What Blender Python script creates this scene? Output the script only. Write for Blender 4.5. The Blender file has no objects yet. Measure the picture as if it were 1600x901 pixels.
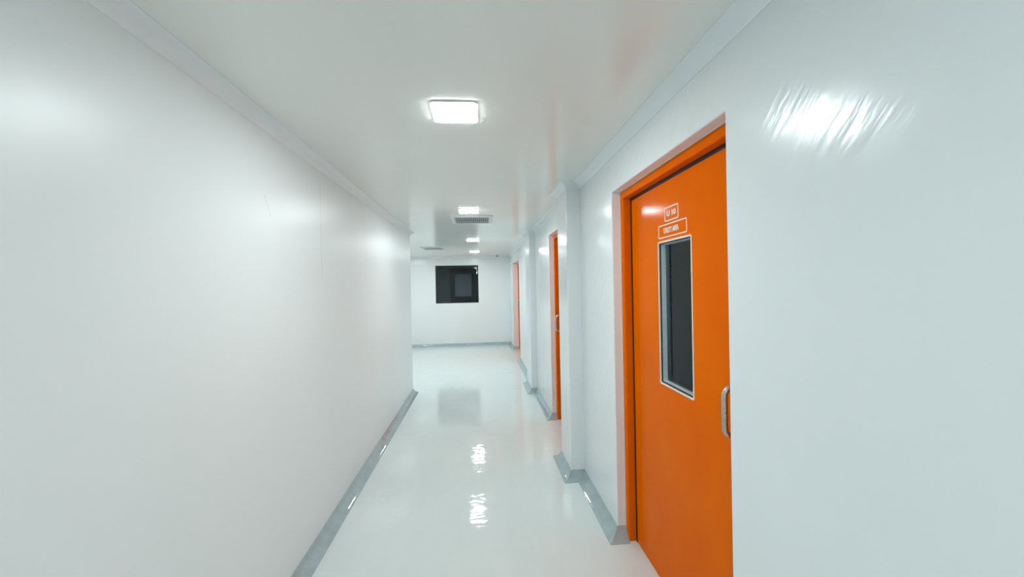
import bpy, bmesh, math
from mathutils import Matrix, Vector

# ------------------------------------------------------------------ camera, world, exposure
scene = bpy.context.scene
COL = scene.collection
YAW, PITCH, ROLL, EYE = 0.083146, -0.005769, -0.020319, 1.6685
FPX = 610.0

def set_camera():
    cy, sy = math.cos(YAW), math.sin(YAW)
    cp, sp = math.cos(PITCH), math.sin(PITCH)
    cr, sr = math.cos(ROLL), math.sin(ROLL)
    fwd = Vector((sy * cp, cy * cp, sp))
    right = Vector((cy, -sy, 0))
    up = right.cross(fwd)
    r = right * cr + up * sr
    u = up * cr - right * sr
    m = Matrix((r, u, -fwd)).transposed().to_4x4()
    m.translation = (0, 0, EYE)
    cam = bpy.data.cameras.new('camera')
    cam.sensor_fit = 'HORIZONTAL'
    cam.sensor_width = 36.0
    cam.lens = FPX / 1600 * 36.0
    cam.clip_start = 0.02
    o = bpy.data.objects.new('camera', cam)
    COL.objects.link(o)
    o.matrix_world = m
    scene.camera = o

set_camera()
world = bpy.data.worlds.new('world')
scene.world = world
world.use_nodes = True
world.node_tree.nodes['Background'].inputs[0].default_value = (0.6, 0.65, 0.65, 1)
world.node_tree.nodes['Background'].inputs[1].default_value = 0.02
vs = scene.view_settings
vs.view_transform = 'Standard'
vs.look = 'None'
vs.gamma = 1.0
vs.use_curve_mapping = False
vs.exposure = 0.75
LAMP_POWER = 55.0

# ------------------------------------------------------------------ dimensions (metres)
H = 2.55            # ceiling
XL, XR = -1.083, 0.875
Y0 = -5.0           # end of the corridor behind the camera
YL = 6.31           # where the left wall ends
YF = 11.215         # far wall
XA = -2.9           # side wall of the wide part
P1X, P1A, P1B = 0.757, 3.31, 3.70      # near pilaster
P2X, P2A, P2B = 0.780, 6.04, 6.60      # far pilaster
D1A, D1B, D1H = 1.315, 2.505, 2.270
D2A, D2B, D2H = 3.70, 4.835, 2.295
D3A, D3B, D3H = 8.62, 10.30, 2.270
WX = 1.18           # back face of the right wall
KB = 0.074          # floor coving
KC = 0.058          # ceiling coving

# ------------------------------------------------------------------ helpers
def new_mat(name, color, rough=0.4, metal=0.0, spec=0.5, coat=0.0, coat_rough=0.1):
    m = bpy.data.materials.new(name)
    m.use_nodes = True
    nt = m.node_tree
    b = nt.nodes['Principled BSDF']
    b.inputs['Base Color'].default_value = (*color, 1)
    b.inputs['Roughness'].default_value = rough
    b.inputs['Metallic'].default_value = metal
    b.inputs['Specular IOR Level'].default_value = spec
    b.inputs['Coat Weight'].default_value = coat
    b.inputs['Coat Roughness'].default_value = coat_rough
    return m

def node(m, t, **kw):
    n = m.node_tree.nodes.new(t)
    for k, v in kw.items():
        setattr(n, k, v)
    return n

def coords(m, scale=(1, 1, 1), rot=(0, 0, 0)):
    tc = node(m, 'ShaderNodeNewGeometry')
    mp = node(m, 'ShaderNodeMapping')
    mp.inputs['Scale'].default_value = scale
    mp.inputs['Rotation'].default_value = rot
    m.node_tree.links.new(tc.outputs['Position'], mp.inputs['Vector'])
    return mp.outputs['Vector']

def noise(m, vec, scale, detail=2.0, rough=0.5):
    n = node(m, 'ShaderNodeTexNoise')
    n.inputs['Scale'].default_value = scale
    n.inputs['Detail'].default_value = detail
    n.inputs['Roughness'].default_value = rough
    m.node_tree.links.new(vec, n.inputs['Vector'])
    return n.outputs['Fac']

def add_bump(m, layers):
    """layers: list of (height socket, strength, distance)"""
    b = m.node_tree.nodes['Principled BSDF']
    prev = None
    for h, s, d in layers:
        bp = node(m, 'ShaderNodeBump')
        bp.inputs['Strength'].default_value = s
        bp.inputs['Distance'].default_value = d
        m.node_tree.links.new(h, bp.inputs['Height'])
        if prev is not None:
            m.node_tree.links.new(prev, bp.inputs['Normal'])
        prev = bp.outputs['Normal']
    m.node_tree.links.new(prev, b.inputs['Normal'])

def tint(m, fac, c0, c1, lo=0.35, hi=0.65):
    r = node(m, 'ShaderNodeValToRGB')
    r.color_ramp.elements[0].position = lo
    r.color_ramp.elements[1].position = hi
    r.color_ramp.elements[0].color = (*c0, 1)
    r.color_ramp.elements[1].color = (*c1, 1)
    m.node_tree.links.new(fac, r.inputs['Fac'])
    m.node_tree.links.new(r.outputs['Color'], m.node_tree.nodes['Principled BSDF'].inputs['Base Color'])
    return r.outputs['Color']

def rough_var(m, fac, lo, hi):
    r = node(m, 'ShaderNodeMapRange')
    r.inputs['From Min'].default_value = 0.3
    r.inputs['From Max'].default_value = 0.7
    r.inputs['To Min'].default_value = lo
    r.inputs['To Max'].default_value = hi
    m.node_tree.links.new(fac, r.inputs['Value'])
    m.node_tree.links.new(r.outputs['Result'], m.node_tree.nodes['Principled BSDF'].inputs['Roughness'])

M = {}
def build_materials():
    # glossy wall enamel, roller marks and a slow unevenness
    w = new_mat('wall_enamel', (0.865, 0.91, 0.91), 0.5, spec=0.0, coat=1.0, coat_rough=0.20)
    slow = noise(w, coords(w, (1, 1, 0.35)), 1.6, 1)
    vec = coords(w, (1, 1 / 6.0, 1 / 1.3), (math.radians(42), 0, 0))
    vec.node.vector_type = 'TEXTURE'
    brush = noise(w, vec, 4.0, 3, 0.55)
    tint(w, slow, (0.855, 0.900, 0.900), (0.875, 0.918, 0.920))
    bp = node(w, 'ShaderNodeBump')
    bp.inputs['Strength'].default_value = 0.4
    bp.inputs['Distance'].default_value = 0.006
    w.node_tree.links.new(brush, bp.inputs['Height'])
    bs = node(w, 'ShaderNodeBump')
    bs.inputs['Strength'].default_value = 0.35
    bs.inputs['Distance'].default_value = 0.03
    w.node_tree.links.new(slow, bs.inputs['Height'])
    w.node_tree.links.new(bs.outputs['Normal'], bp.inputs['Normal'])
    w.node_tree.links.new(bp.outputs['Normal'], w.node_tree.nodes['Principled BSDF'].inputs['Coat Normal'])
    M['wall'] = w
    # the left wall has two hairline joints and a scratch
    l = new_mat('wall_enamel_left', (0.865, 0.91, 0.91), 0.34)
    slow = noise(l, coords(l, (1, 1, 0.12)), 1.5, 1)
    fine = noise(l, coords(l, (1, 1, 1)), 60, 2)
    col = tint(l, slow, (0.845, 0.902, 0.902), (0.862, 0.918, 0.920))
    g = node(l, 'ShaderNodeNewGeometry')
    s = node(l, 'ShaderNodeSeparateXYZ')
    l.node_tree.links.new(g.outputs['Position'], s.inputs[0])
    def math_node(op, a, b=None, c=None):
        n = node(l, 'ShaderNodeMath', operation=op)
        for i, v in enumerate((a, b, c)):
            if v is None:
                continue
            if isinstance(v, (int, float)):
                n.inputs[i].default_value = v
            else:
                l.node_tree.links.new(v, n.inputs[i])
        return n.outputs[0]
    acc = None
    for yy, zlo, zhi, slope in ((2.80, 1.75, 2.40, 0.0), (3.83, 1.8, 2.45, 0.0), (2.15, 2.06, 2.16, -0.6)):
        zz = math_node('SUBTRACT', s.outputs['Z'], zlo)
        yc = math_node('MULTIPLY_ADD', zz, slope, yy)
        d = math_node('ABSOLUTE', math_node('SUBTRACT', s.outputs['Y'], yc))
        line = math_node('LESS_THAN', d, 0.004)
        inside = math_node('MULTIPLY', math_node('GREATER_THAN', s.outputs['Z'], zlo), math_node('LESS_THAN', s.outputs['Z'], zhi))
        k = math_node('MULTIPLY', line, inside)
        acc = k if acc is None else math_node('MAXIMUM', acc, k)
    mixf = math_node('MULTIPLY', acc, 0.35)
    mix = node(l, 'ShaderNodeMix', data_type='RGBA')
    l.node_tree.links.new(mixf, mix.inputs['Factor'])
    l.node_tree.links.new(col, mix.inputs['A'])
    mix.inputs['B'].default_value = (0.5, 0.55, 0.53, 1)
    l.node_tree.links.new(mix.outputs['Result'], l.node_tree.nodes['Principled BSDF'].inputs['Base Color'])
    add_bump(l, [(slow, 0.3, 0.02), (fine, 0.05, 0.001)])
    M['wall_left'] = l
    # ceiling: glossy, rippled across the corridor
    c = new_mat('ceiling_enamel', (0.80, 0.84, 0.81), 0.16)
    rip = noise(c, coords(c, (0.25, 1.3, 1)), 2.2, 2)
    pat = noise(c, coords(c), 0.8, 1)
    tint(c, pat, (0.89, 0.918, 0.883), (0.91, 0.935, 0.900))
    add_bump(c, [(rip, 0.12, 0.01)])
    M['ceiling'] = c
    # floor: self-levelling epoxy, wet gloss with slight waviness and scuffs
    f = new_mat('floor_epoxy', (0.60, 0.665, 0.645), 0.07, spec=0.5)
    wav = noise(f, coords(f, (0.7, 1.0, 1)), 9.0, 2)
    scuff = noise(f, coords(f, (3, 1, 1)), 2.5, 5, 0.6)
    tint(f, scuff, (0.735, 0.805, 0.79), (0.765, 0.825, 0.815), 0.4, 0.7)
    rough_var(f, scuff, 0.05, 0.075)
    add_bump(f, [(wav, 0.35, 0.006), (noise(f, coords(f, (0.5, 1, 1)), 24.0, 1), 0.25, 0.003)])
    M['floor'] = f
    # coving
    b = new_mat('floor_coving_grey', (0.38, 0.46, 0.48), 0.035)
    n = noise(b, coords(b), 14, 2)
    tint(b, n, (0.37, 0.455, 0.475), (0.43, 0.51, 0.53))
    add_bump(b, [(n, 0.25, 0.003)])
    M['coving'] = b
    t = new_mat('ceiling_coving_white', (0.76, 0.82, 0.83), 0.3)
    n = noise(t, coords(t), 10, 2)
    tint(t, n, (0.845, 0.90, 0.915), (0.865, 0.915, 0.93))
    M['trim'] = t
    # doors
    o = new_mat('orange_door_paint', (0.88, 0.15, 0.0), 0.13, spec=0.5)
    o.node_tree.nodes['Principled BSDF'].inputs['IOR'].default_value = 1.1
    n = noise(o, coords(o, (1, 1, 0.6)), 3, 3)
    tint(o, n, (0.86, 0.140, 0.0), (0.90, 0.165, 0.0))
    add_bump(o, [(noise(o, coords(o), 3.5, 1), 0.15, 0.006)])
    M['orange'] = o
    s_ = new_mat('white_sealant', (0.82, 0.80, 0.76), 0.45)
    tint(s_, noise(s_, coords(s_), 30, 2), (0.80, 0.77, 0.73), (0.84, 0.82, 0.79))
    M['sealant'] = s_
    k = new_mat('black_rubber', (0.012, 0.011, 0.012), 0.5)
    tint(k, noise(k, coords(k), 40, 2), (0.010, 0.009, 0.010), (0.016, 0.014, 0.015))
    M['rubber'] = k
    a = new_mat('pale_aluminium', (0.72, 0.80, 0.82), 0.3, metal=0.2)
    tint(a, noise(a, coords(a, (1, 1, 8)), 20, 2), (0.70, 0.78, 0.80), (0.74, 0.82, 0.84))
    M['alu'] = a
    st = new_mat('brushed_steel', (0.55, 0.54, 0.50), 0.3, metal=1.0)
    rough_var(st, noise(st, coords(st, (1, 1, 12)), 40, 3), 0.22, 0.38)
    M['steel'] = st
    p = new_mat('white_vinyl', (0.86, 0.78, 0.70), 0.4)
    tint(p, noise(p, coords(p), 25, 2), (0.84, 0.76, 0.68), (0.88, 0.80, 0.72))
    M['vinyl'] = p
    wp = new_mat('white_plastic', (0.80, 0.84, 0.83), 0.35)
    tint(wp, noise(wp, coords(wp), 20, 2), (0.78, 0.82, 0.81), (0.82, 0.86, 0.85))
    M['plastic'] = wp
    gp = new_mat('grey_blade_metal', (0.40, 0.46, 0.48), 0.4, metal=0.3)
    tint(gp, noise(gp, coords(gp), 20, 2), (0.60, 0.67, 0.69), (0.64, 0.71, 0.73))
    M['blade'] = gp
    dk = new_mat('dark_plenum', (0.05, 0.065, 0.07), 0.7)
    tint(dk, noise(dk, coords(dk), 8, 2), (0.045, 0.06, 0.065), (0.06, 0.075, 0.08))
    M['plenum'] = dk
    rm = new_mat('dim_room_paint', (0.13, 0.16, 0.16), 0.6)
    tint(rm, noise(rm, coords(rm), 3, 2), (0.29, 0.34, 0.335), (0.33, 0.38, 0.375))
    M['room'] = rm
    dw = new_mat('dark_lining', (0.02, 0.022, 0.03), 0.4)
    tint(dw, noise(dw, coords(dw), 6, 2), (0.018, 0.02, 0.027), (0.024, 0.026, 0.034))
    M['dark'] = dw
    pp = new_mat('pale_blind_fabric', (0.55, 0.60, 0.66), 0.6)
    tint(pp, noise(pp, coords(pp, (14, 1, 0.4)), 3, 2), (0.74, 0.82, 0.90), (0.82, 0.88, 0.95))
    M['blind'] = pp
    # lamp diffuser: the only emitter
    e = bpy.data.materials.new('lamp_diffuser')
    e.use_nodes = True
    nt = e.node_tree
    nt.nodes.clear()
    out = nt.nodes.new('ShaderNodeOutputMaterial')
    em = nt.nodes.new('ShaderNodeEmission')
    em.inputs['Color'].default_value = (0.90, 0.982, 1.0, 1)
    em.inputs['Strength'].default_value = LAMP_POWER
    nt.links.new(em.outputs[0], out.inputs['Surface'])
    M['lamp'] = e
    # glass: tinted see-through sheet with a clean reflection
    def glass(name, tcol, ior):
        g = bpy.data.materials.new(name)
        g.use_nodes = True
        nt = g.node_tree
        nt.nodes.clear()
        out = nt.nodes.new('ShaderNodeOutputMaterial')
        tr = nt.nodes.new('ShaderNodeBsdfTransparent')
        tr.inputs['Color'].default_value = (*tcol, 1)
        gl = nt.nodes.new('ShaderNodeBsdfGlossy')
        gl.inputs['Roughness'].default_value = 0.0
        gl.inputs['Color'].default_value = (0.9, 0.95, 1, 1)
        fr = nt.nodes.new('ShaderNodeFresnel')
        fr.inputs['IOR'].default_value = ior
        mx = nt.nodes.new('ShaderNodeMixShader')
        nt.links.new(fr.outputs[0], mx.inputs[0])
        nt.links.new(tr.outputs[0], mx.inputs[1])
        nt.links.new(gl.outputs[0], mx.inputs[2])
        nt.links.new(mx.outputs[0], out.inputs['Surface'])
        return g
    M['glass'] = glass('tinted_window_glass', (0.92, 0.95, 0.96), 1.30)
    M['door_glass'] = glass('door_glass', (0.80, 0.86, 0.87), 1.38)
build_materials()

def mesh_obj(name, bm, mat, parent=None, smooth=False, loc=None):
    me = bpy.data.meshes.new(name)
    bmesh.ops.recalc_face_normals(bm, faces=bm.faces)
    bm.to_mesh(me)
    bm.free()
    me.materials.append(M[mat] if isinstance(mat, str) else mat)
    if smooth:
        for p in me.polygons:
            p.use_smooth = True
    o = bpy.data.objects.new(name, me)
    COL.objects.link(o)
    if loc:
        o.location = loc
    if parent is not None:
        o.parent = parent
    return o

def empty(name, loc):
    o = bpy.data.objects.new(name, None)
    o.empty_display_size = 0.1
    o.location = loc
    COL.objects.link(o)
    return o

def tag(o, label=None, cat=None, group=None, kind=None):
    if label: o['label'] = label
    if cat: o['category'] = cat
    if group: o['group'] = group
    if kind: o['kind'] = kind
    return o

def bx(bm, x0, x1, y0, y1, z0, z1):
    v = [bm.verts.new(p) for p in ((x0, y0, z0), (x1, y0, z0), (x1, y1, z0), (x0, y1, z0),
                                   (x0, y0, z1), (x1, y0, z1), (x1, y1, z1), (x0, y1, z1))]
    for f in ((0, 3, 2, 1), (4, 5, 6, 7), (0, 1, 5, 4), (1, 2, 6, 5), (2, 3, 7, 6), (3, 0, 4, 7)):
        bm.faces.new([v[i] for i in f])

def box_bm(*a, bevel=0.0, seg=2):
    bm = bmesh.new()
    bx(bm, *a)
    if bevel:
        bmesh.ops.bevel(bm, geom=bm.edges[:], offset=bevel, segments=seg, affect='EDGES', profile=0.5)
    return bm

def prism(pts, axis, a, b, bevel=0.0, keep=None):
    """extrude a 2-D outline along an axis; pts are the other two coordinates in xyz order"""
    bm = bmesh.new()
    def mk(p, t):
        return (t, p[0], p[1]) if axis == 0 else (p[0], t, p[1]) if axis == 1 else (p[0], p[1], t)
    va = [bm.verts.new(mk(p, a)) for p in pts]
    vb = [bm.verts.new(mk(p, b)) for p in pts]
    bm.faces.new(va)
    bm.faces.new(vb[::-1])
    n = len(pts)
    for i in range(n):
        j = (i + 1) % n
        bm.faces.new((va[i], va[j], vb[j], vb[i]))
    bmesh.ops.recalc_face_normals(bm, faces=bm.faces)
    if bevel:
        es = [e for e in bm.edges if keep(e)]
        bmesh.ops.bevel(bm, geom=es, offset=bevel, segments=3, affect='EDGES', profile=0.5)
    return bm

def rrect(a0, a1, b0, b1, r, n=6):
    pts = []
    for (ca, cb, s) in ((a1 - r, b1 - r, 0), (a0 + r, b1 - r, 90), (a0 + r, b0 + r, 180), (a1 - r, b0 + r, 270)):
        for i in range(n + 1):
            t = math.radians(s + 90 * i / n)
            pts.append((ca + r * math.cos(t), cb + r * math.sin(t)))
    return pts

def ring(axis, outer, inner, t0, t1):
    """frame between two loops of equal count, with thickness along axis"""
    bm = bmesh.new()
    def mk(p, t):
        return (t, p[0], p[1]) if axis == 0 else (p[0], t, p[1]) if axis == 1 else (p[0], p[1], t)
    L = [[bm.verts.new(mk(p, t)) for p in loop] for loop in (outer, inner) for t in (t0, t1)]
    n = len(outer)
    for i in range(n):
        j = (i + 1) % n
        for A, B in ((0, 1), (1, 3), (3, 2), (2, 0)):
            bm.faces.new((L[A][i], L[A][j], L[B][j], L[B][i]))
    return bm

def tube(path, r, n=10):
    """round bar along a list of points"""
    bm = bmesh.new()
    P = [Vector(p) for p in path]
    rows = []
    for i, p in enumerate(P):
        d = (P[min(i + 1, len(P) - 1)] - P[max(i - 1, 0)]).normalized()
        side = Vector((0, 1, 0))
        if abs(d.dot(side)) > 0.95:
            side = Vector((0, 0, 1))
        u = d.cross(side).normalized()
        v = d.cross(u).normalized()
        rows.append([bm.verts.new(p + u * (r * math.cos(2 * math.pi * k / n)) + v * (r * math.sin(2 * math.pi * k / n))) for k in range(n)])
    for i in range(len(rows) - 1):
        for k in range(n):
            bm.faces.new((rows[i][k], rows[i][(k + 1) % n], rows[i + 1][(k + 1) % n], rows[i + 1][k]))
    bm.faces.new(rows[0])
    bm.faces.new(rows[-1][::-1])
    return bm

def lathe(profile, n=24):
    bm = bmesh.new()
    rows = []
    for r, z in profile:
        rows.append([bm.verts.new((r * math.cos(2 * math.pi * k / n), r * math.sin(2 * math.pi * k / n), z)) for k in range(n)])
    for i in range(len(rows) - 1):
        for k in range(n):
            bm.faces.new((rows[i][k], rows[i][(k + 1) % n], rows[i + 1][(k + 1) % n], rows[i + 1][k]))
    bm.faces.new(rows[0])
    bm.faces.new(rows[-1])
    return bm

# ------------------------------------------------------------------ the setting
def structure(name, bm, mat, label, smooth=False):
    return tag(mesh_obj(name, bm, mat, smooth=smooth), label, None, None, 'structure')

structure('floor', box_bm(XA - 0.2, 3.2, Y0 - 0.2, 14.2, -0.10, 0.0), 'floor', 'pale grey glossy epoxy floor of the corridor')
structure('ceiling', box_bm(XA - 0.2, 3.2, Y0 - 0.2, 14.2, H, H + 0.10), 'ceiling', 'smooth glossy off-white ceiling')

# right wall: one outline with three door openings, rounded arrises
e = 0.02
outl = [(Y0 - 0.1, -e), (D1A, -e), (D1A, D1H), (D1B, D1H), (D1B, -e),
        (D2A, -e), (D2A, D2H), (D2B, D2H), (D2B, -e),
        (D3A, -e), (D3A, D3H), (D3B, D3H), (D3B, -e), (YF + 0.15, -e), (YF + 0.15, H + e), (Y0 - 0.1, H + e)]
def right_edges(ed):
    a, b = ed.verts
    if abs(a.co.x - XR) > 1e-5 or abs(b.co.x - XR) > 1e-5:
        return False
    mid = (a.co + b.co) / 2
    return Y0 < mid.y < YF and 0.1 < mid.z < H - 0.05
structure('wall_right', prism(outl, 0, XR, WX, 0.008, right_edges), 'wall', 'glossy white right-hand wall with three recessed orange doors')

def pilaster(name, x, a, b, label):
    pts = [(x, a), (XR + 0.01, a), (XR + 0.01, b), (x, b)]
    def keep(ed):
        p, q = ed.verts
        return abs(p.co.x - x) < 1e-5 and abs(q.co.x - x) < 1e-5 and abs(p.co.z - q.co.z) > 0.5
    structure(name, prism(pts, 2, -e, H + e, 0.010, keep), 'wall', label)
pilaster('wall_pilaster_near', P1X, P1A, P1B, 'white pilaster jutting from the right wall just past the nearest door')
pilaster('wall_pilaster_far', P2X, P2A, P2B, 'white pilaster jutting from the right wall past the second door')

def left_edges(ed):
    p, q = ed.verts
    return all(abs(v.co.x - XL) < 1e-5 and abs(v.co.y - YL) < 1e-5 for v in (p, q))
structure('wall_left', prism([(XL, Y0 - 0.1), (XL, YL), (XA - 0.1, YL), (XA - 0.1, Y0 - 0.1)], 2, -e, H + e, 0.008, left_edges),
          'wall_left', 'long plain glossy white left-hand wall ending at an outside corner')
structure('wall_alcove', box_bm(XA - 0.15, XA, YL - 0.05, YF + 0.1, -e, H + e), 'wall', 'white side wall of the wider end of the corridor')
structure('wall_back', box_bm(XL - 0.2, XR + 0.2, Y0 - 0.15, Y0, -e, H + e), 'wall', 'white wall closing the corridor behind the viewer')

# far wall with the window opening
WA, WB, WZ0, WZ1 = -1.236, -0.027, 1.221, 2.292
TF = 0.12
bm = bmesh.new()
bx(bm, XA - 0.15, WA, YF, YF + TF, -e, H + e)
bx(bm, WB, XR + 0.1, YF, YF + TF, -e, H + e)
bx(bm, WA, WB, YF, YF + TF, -e, WZ0)
bx(bm, WA, WB, YF, YF + TF, WZ1, H + e)
structure('wall_far', bm, 'wall', 'white far wall at the end of the corridor with a dark window')

# the unlit room behind the window
RY = 13.6
bm = bmesh.new()
bx(bm, -3.0, 1.6, RY, RY + 0.1, -e, H + e)
bx(bm, -3.1, -3.0, YF + TF, RY + 0.1, -e, H + e)
bx(bm, 1.5, 1.6, YF + TF, RY + 0.1, -e, H + e)
bx(bm, XR + 0.1, 1.6, YF + TF - 0.1, YF + TF, -e, H + e)
structure('wall_dim_room', bm, 'room', 'unlit walls of the room behind the far window')

# the unlit rooms behind the doors on the right
bm = bmesh.new()
bx(bm, 3.0, 3.1, -0.6, YF + 0.3, -e, H + e)
bx(bm, WX, 3.1, -0.7, -0.6, -e, H + e)
bx(bm, WX, 3.1, YF + 0.05, YF + 0.15, -e, H + e)
bx(bm, WX, 3.1, 3.25, 3.33, -e, H + e)
bx(bm, WX, 3.1, 6.25, 6.33, -e, H + e)
structure('wall_service_room', bm, 'room', 'unlit walls of the rooms behind the orange doors')

# ---- coving, swept along the plan with mitred corners (the room lies to the left of the path)
def offsets(path):
    out = []
    n = len(path)
    for i in range(n):
        p = Vector(path[i])
        d0 = (p - Vector(path[i - 1])).normalized() if i > 0 else None
        d1 = (Vector(path[i + 1]) - p).normalized() if i < n - 1 else None
        n0 = Vector((-d0.y, d0.x)) if d0 else None
        n1 = Vector((-d1.y, d1.x)) if d1 else None
        if n0 is None: m = n1
        elif n1 is None: m = n0
        else:
            m = n0 + n1
            m = m / m.dot(n0)
        out.append(m)
    return out

def sweep(path, offs, prof):
    """prof: list of (distance from the wall, z); open strips between consecutive plan points, solid section"""
    bm = bmesh.new()
    rows = []
    for p, m in zip(path, offs):
        rows.append([bm.verts.new((p[0] + m.x * d, p[1] + m.y * d, z)) for d, z in prof])
    k = len(prof)
    for i in range(len(rows) - 1):
        for j in range(k):
            bm.faces.new((rows[i][j], rows[i][(j + 1) % k], rows[i + 1][(j + 1) % k], rows[i + 1][j]))
    bm.faces.new(rows[0])
    bm.faces.new(rows[-1][::-1])
    return bm

def cove_profile(k, lip, z0, up):
    """shallow hollow strip bridging wall and floor (or ceiling), with a thin lip at both edges"""
    pts = [(0.0, z0), (k, z0)]
    n = 12
    half = math.radians(27)
    kk = k - lip
    rad = kk * math.sqrt(2) / (2 * math.sin(half))
    # centre of the arc lies out in the room on the 45 degree line
    c = lip + kk / 2 + rad * math.cos(half) / math.sqrt(2)
    for i in range(n + 1):
        t = math.radians(225) + half - 2 * half * i / n
        pts.append((c + rad * math.cos(t), z0 + up * (c + rad * math.sin(t))))
    pts.append((0.0, z0 + up * k))
    return pts
PB = cove_profile(KB, 0.003, 0.0, 1)
PC = cove_profile(KC, 0.003, H, -1)

def runs(kind, full, parts, prof, mat):
    offs = offsets(full)
    for name, i, j, label in parts:
        o = structure(name, sweep(full[i:j + 1], offs[i:j + 1], prof), mat, label, smooth=True)
        o.data.set_sharp_from_angle(angle=math.radians(25))

FX = 0.934    # front of the frames of the two nearer doors
FX3 = 1.015
runs('base', [(XR, Y0), (XR, D1A), (FX, D1A)], [('baseboard_right', 0, 2, 'grey floor coving along the right wall before the nearest door')], PB, 'coving')
runs('base', [(FX, D1B), (XR, D1B), (XR, P1A), (P1X, P1A), (P1X, P1B), (FX, P1B)],
     [('baseboard_pilaster_near', 0, 5, 'glossy grey floor coving stepping around the near pilaster')], PB, 'coving')
runs('base', [(FX, D2B), (XR, D2B), (XR, P2A), (P2X, P2A), (P2X, P2B), (XR, P2B), (XR, D3A), (FX3, D3A)],
     [('baseboard_pilaster_far', 0, 7, 'grey floor coving stepping around the far pilaster')], PB, 'coving')
runs('base', [(FX3, D3B), (XR, D3B), (XR, YF), (XA, YF), (XA, YL), (XL, YL), (XL, Y0)],
     [('baseboard_far', 0, 4, 'grey floor coving along the far wall'),
      ('baseboard_left', 4, 6, 'glossy grey floor coving along the left wall')], PB, 'coving')
runs('trim', [(XR, Y0), (XR, P1A), (P1X, P1A), (P1X, P1B), (XR, P1B), (XR, P2A), (P2X, P2A), (P2X, P2B), (XR, P2B), (XR, YF), (XA, YF), (XA, YL), (XL, YL), (XL, Y0)],
     [('trim_1', 0, 9, 'white coving where the right wall meets the ceiling'),
      ('trim_2', 9, 11, 'white coving where the far wall meets the ceiling'),
      ('trim_3', 11, 13, 'white coving where the left wall meets the ceiling')], PC, 'trim')

# ------------------------------------------------------------------ far window
win = tag(empty('window_1', ((WA + WB) / 2, YF, WZ0)), 'square dark flush window in the far wall', None, None, 'structure')
def child(o, parent):
    o.parent = parent
    o.matrix_parent_inverse = Matrix.Translation(-Vector(parent.location))
    return o
q = 0.014
child(mesh_obj('window_frame', ring(1, rrect(WA, WB, WZ0, WZ1, 0.004), rrect(WA + q, WB - q, WZ0 + q, WZ1 - q, 0.003), YF - 0.002, YF + TF), 'dark'), win)
child(mesh_obj('glass_pane', box_bm(WA + q, WB - q, YF + 0.004, YF + 0.010, WZ0 + q, WZ1 - q), 'glass'), win)

# the paler framed blind on the back wall of the dim room
iw = tag(empty('window_2', (-0.72, RY, 1.2)), 'dark framed inner window with a pale blind, seen through the far window', None, None, 'structure')
ia, ib, iz0, iz1 = -0.836, -0.265, 1.35, 2.12
child(mesh_obj('inner_frame', ring(1, rrect(ia - 0.17, ib + 0.40, iz0 - 0.17, iz1 + 0.17, 0.005), rrect(ia, ib, iz0, iz1, 0.004), RY - 0.10, RY), 'dark'), iw)
child(mesh_obj('blind', box_bm(ia, ib, RY - 0.03, RY - 0.01, iz0, iz1), 'blind'), iw)

# ------------------------------------------------------------------ doors
def text_mesh(name, body, size, width, mat, x, yc, zc, parent, bold=0.0):
    cu = bpy.data.curves.new(name, 'FONT')
    cu.body = body
    cu.size = size
    cu.align_x = 'CENTER'
    cu.align_y = 'CENTER'
    cu.offset = bold
    cu.extrude = 0.0004
    tmp = bpy.data.objects.new(name + '_tmp', cu)
    COL.objects.link(tmp)
    bpy.context.view_layer.update()
    me = bpy.data.meshes.new_from_object(tmp)
    me.name = name
    bpy.data.objects.remove(tmp)
    xs = [v.co.x for v in me.vertices]
    k = width / (max(xs) - min(xs))
    # the door faces -X: text runs towards -Y, up is +Z
    for v in me.vertices:
        v.co = Vector((x - v.co.z, yc - v.co.x * k, zc + v.co.y))
    me.materials.clear()
    me.materials.append(M[mat])
    o = bpy.data.objects.new(name, me)
    COL.objects.link(o)
    return o

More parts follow.
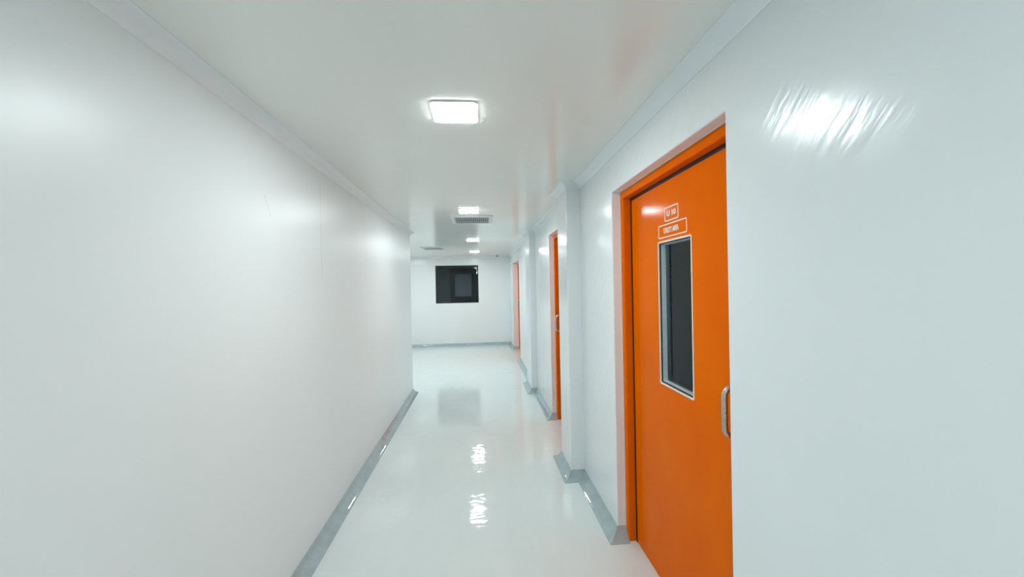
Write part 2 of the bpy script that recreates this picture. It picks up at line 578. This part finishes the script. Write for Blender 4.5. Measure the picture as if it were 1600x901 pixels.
def door(n, y0, y1, zt, fx, label, handle_near, signs=False):
    root = tag(empty('door_%d' % n, (fx, (y0 + y1) / 2, 0)), label, None, None, 'structure')
    def part(name, bm, mat, parent=None, smooth=False):
        o = mesh_obj(name, bm, mat, smooth=smooth)
        o.parent = parent or root
        if parent is None:
            o.matrix_parent_inverse = Matrix.Translation(-Vector(root.location))
        return o
    lx = fx + 0.050                   # face of the leaf
    fw = 0.050                        # face width of the steel frame
    fd = fx + 0.11
    # frame: jambs and head with a soft front edge, then the stop behind the leaf
    def jamb(a, b):
        pts = [(fx, a), (fd, a), (fd, b), (fx, b)]
        return prism(pts, 2, 0.0, zt, 0.006, lambda ed: abs(ed.verts[0].co.x - fx) < 1e-5 and abs(ed.verts[1].co.x - fx) < 1e-5)
    part('frame_jamb', jamb(y0, y0 + fw), 'orange')
    part('frame_jamb', jamb(y1 - fw, y1), 'orange')
    part('frame_head', prism([(fx, zt - fw), (fd, zt - fw), (fd, zt), (fx, zt)], 1, y0 + fw - 0.004, y1 - fw + 0.004, 0.006,
                             lambda ed: abs(ed.verts[0].co.x - fx) < 1e-5 and abs(ed.verts[1].co.x - fx) < 1e-5), 'orange')
    # white sealant line between plaster and frame
    bm = bmesh.new()
    bx(bm, fx - 0.004, fx + 0.004, y0, y0 + 0.004, 0.0, zt)
    bx(bm, fx - 0.004, fx + 0.004, y1 - 0.004, y1, 0.0, zt)
    bx(bm, fx - 0.004, fx + 0.004, y0, y1, zt - 0.004, zt)
    part('sealant_bead', bm, 'sealant')
    # black seal in the gap round the leaf
    g = 0.020
    a, b, t = y0 + fw + g, y1 - fw - g, zt - fw - g
    bm = bmesh.new()
    bx(bm, lx - 0.002, fd, y0 + fw, a, 0.0, zt - fw)
    bx(bm, lx - 0.002, fd, b, y1 - fw, 0.0, zt - fw)
    bx(bm, lx - 0.002, fd, a, b, t, zt - fw)
    part('rubber_seal', bm, 'rubber')
    # leaf with an opening for the vision panel
    if n == 1:
        va, vb = 1.738, 2.068
    elif handle_near:
        va, vb = a + 0.36, a + 0.69
    else:
        va, vb = b - 0.69, b - 0.36
    vz0, vz1 = 1.125, 1.888
    lt = 0.045
    bm = bmesh.new()
    z0 = 0.006
    bx(bm, lx, lx + lt, a, va, z0, t)
    bx(bm, lx, lx + lt, vb, b, z0, t)
    bx(bm, lx, lx + lt, va, vb, z0, vz0)
    bx(bm, lx, lx + lt, va, vb, vz1, t)
    leaf = part('door_leaf', bm, 'orange')
    w = 0.009
    part('vision_panel_border', ring(0, rrect(va - 0.006, vb + 0.006, vz0 - 0.006, vz1 + 0.006, 0.012), rrect(va + w - 0.006, vb - w + 0.006, vz0 + w - 0.006, vz1 - w + 0.006, 0.006), lx - 0.002, lx + 0.003), 'vinyl', leaf)
    part('vision_panel_gasket', ring(0, rrect(va, vb, vz0, vz1, 0.006), rrect(va + 0.010, vb - 0.010, vz0 + 0.010, vz1 - 0.010, 0.006), lx + 0.003, lx + 0.008), 'rubber', leaf)
    part('vision_panel_bead', ring(0, rrect(va, vb, vz0, vz1, 0.006), rrect(va + 0.012, vb - 0.012, vz0 + 0.012, vz1 - 0.012, 0.005), lx + 0.008, lx + 0.034), 'alu', leaf)
    part('vision_panel_glass', box_bm(lx + 0.033, lx + 0.037, va + 0.010, vb - 0.010, vz0 + 0.010, vz1 - 0.010), 'door_glass', leaf)
    # steel D handle
    hy = a + 0.055 if handle_near else b - 0.055
    if n == 1: hy = 1.420
    hx = lx - 0.058
    zc0, zc1 = (1.075, 1.265) if n == 1 else (1.11, 1.30)
    rr = 0.035
    path = [(lx + 0.002, hy, zc1)]
    for i in range(7):
        t_ = math.radians(90 * i / 6)
        path.append((hx + rr - rr * math.sin(t_), hy, zc1 - rr + rr * math.cos(t_)))
    for i in range(7):
        t_ = math.radians(90 * i / 6)
        path.append((hx + rr - rr * math.cos(t_), hy, zc0 + rr - rr * math.sin(t_)))
    path.append((lx + 0.002, hy, zc0))
    hd = part('handle', tube(path, 0.0115, 14), 'steel', leaf, smooth=True)
    tag(hd, 'brushed steel D handle')
    for zz in (zc0, zc1):
        bm = bmesh.new()
        pts = rrect(hy - 0.02, hy + 0.02, zz - 0.02, zz + 0.02, 0.0195, 5)
        f0 = [bm.verts.new((lx - 0.004, *p)) for p in pts]
        f1 = [bm.verts.new((lx + 0.001, *p)) for p in pts]
        bm.faces.new(f0); bm.faces.new(f1[::-1])
        for i in range(len(pts)):
            j = (i + 1) % len(pts)
            bm.faces.new((f0[i], f0[j], f1[j], f1[i]))
        part('handle_rose', bm, 'steel', leaf)
    if signs:
        sx = lx - 0.001
        def sign(ya, yb, za, zb, body, size, width, label, yo=0.0):
            s = part('door_sign', ring(0, rrect(ya, yb, za, zb, 0.010), rrect(ya + 0.006, yb - 0.006, za + 0.006, zb - 0.006, 0.006), sx, lx + 0.001), 'vinyl')
            tag(s, label)
            tx = text_mesh('lettering', body, size, width, 'vinyl', sx, (ya + yb) / 2 + yo, (za + zb) / 2, s, 0.0018)
            tx.parent = s
        sign(1.772, 2.066, 1.908, 1.979, 'UTILITY AREA', 0.036, 0.155, 'white outlined sign reading UTILITY AREA', 0.008)
        sign(1.850, 1.992, 1.990, 2.064, 'U 10', 0.036, 0.092, 'small white outlined number sign')
    return root

door(1, D1A, D1B, D1H, FX, 'nearest orange door, with a tall glass vision panel and two white signs', True, True)
door(2, D2A, D2B, D2H, FX, 'second orange door, recessed behind the near pilaster', False)
door(3, D3A, D3B, D3H, FX3, 'deep-set orange door nearest the far wall', False)

# ------------------------------------------------------------------ ceiling lights
LX = -0.104
def make_light():
    s = 0.112
    root = empty('ceiling_light', (0, 0, 0))
    f = s + 0.002
    mesh_obj('frame', ring(2, rrect(-f, f, -f, f, 0.024), rrect(-s, s, -s, s, 0.022), -0.008, 0.0), 'plastic', root)
    bm = prism(rrect(-s, s, -s, s, 0.022), 2, -0.0098, -0.001)
    mesh_obj('diffuser', bm, 'lamp', root)
    return root

def copy_tree(o):
    c = o.copy()
    COL.objects.link(c)
    for ch in o.children:
        d = ch.copy()
        COL.objects.link(d)
        d.parent = c
    return c

lights = [(LX, 1.978, 'large bright square ceiling light nearest the viewer, in front of the others'),
          (LX, 4.536, 'square white ceiling light just before the wide grey air vent'),
          (LX, 7.385, 'square white ceiling light past the wide air vent, third from the viewer'),
          (LX, 9.797, 'smallest ceiling light, closest to the far wall above the dark window'),
          (LX, -0.60, 'square ceiling light just behind the viewer, seen only mirrored in the far window'),
          (LX, -3.20, 'square ceiling light well behind the viewer, mirrored lowest in the far window'),
          (-1.92, 7.385, 'unseen square ceiling light, added just past the left corner to brighten the far end'),  # this and the next are assumed, out of view, added to brighten the far end
          (-1.92, 9.797, 'unseen square ceiling light, added closer to the far wall to brighten it')]
proto = make_light()
for i, (x, y, lab) in enumerate(lights):
    o = proto if i == 0 else copy_tree(proto)
    o.location = (x, y, H)
    tag(o, lab, 'ceiling light', 'square ceiling lights in a row')

# ------------------------------------------------------------------ air vents
def vent(loc, half_x, half_y, label, nb):
    root = tag(empty('air_vent', loc), label, 'air vent', 'ceiling air vents')
    hx, hy = half_x, half_y
    w = 0.045
    mesh_obj('vent_frame', ring(2, rrect(-hx, hx, -hy, hy, 0.004, 2), rrect(-hx + w, hx - w, -hy + w, hy - w, 0.003, 2), -0.018, 0.0), 'plastic', root)
    mesh_obj('plenum', box_bm(-hx + w, hx - w, -hy + w, hy - w, -0.004, -0.001), 'plenum', root)
    bm = box_bm(-0.0045, 0.0045, -hy + w, hy - w, -0.017, -0.004)
    first = mesh_obj('blade', bm, 'blade', root)
    x0, x1 = -hx + w, hx - w
    for i in range(nb):
        o = first if i == 0 else first.copy()
        if i:
            COL.objects.link(o)
            o.parent = root
        o.location = (x0 + (x1 - x0) * (i + 0.5) / nb, 0, 0)
    for k in (-0.33, 0.33):
        mesh_obj('cross_bar', box_bm(x0, x1, k * hy - 0.003, k * hy + 0.003, -0.0165, -0.008), 'blade', root)
    return root
vent((-0.078, 5.11, H), 0.263, 0.263, 'wide grey louvred air vent beside the second ceiling light', 18)
vent((-1.01, 8.77, H), 0.235, 0.27, 'dark narrow-looking air vent far left, near the end of the ceiling', 16)

# ------------------------------------------------------------------ security camera by the far wall
cam = tag(empty('security_camera', (0.515, 10.75, H)), 'tiny white security camera with a dark lens near the far right ceiling corner', 'security camera')
mesh_obj('base', lathe([(0.048, 0.0), (0.048, -0.012), (0.040, -0.020)]), 'plastic', cam)
dome = mesh_obj('dome', lathe([(0.036, -0.020), (0.036, -0.034), (0.032, -0.048), (0.022, -0.058), (0.008, -0.062)]), 'plastic', cam, smooth=True)
lens = mesh_obj('lens', lathe([(0.004, 0.012), (0.014, 0.010), (0.019, 0.0), (0.019, -0.012)], 16), 'rubber', cam, smooth=True)
lens.location = (-0.012, -0.032, -0.045)
lens.rotation_euler = (math.radians(70), 0, math.radians(-15))
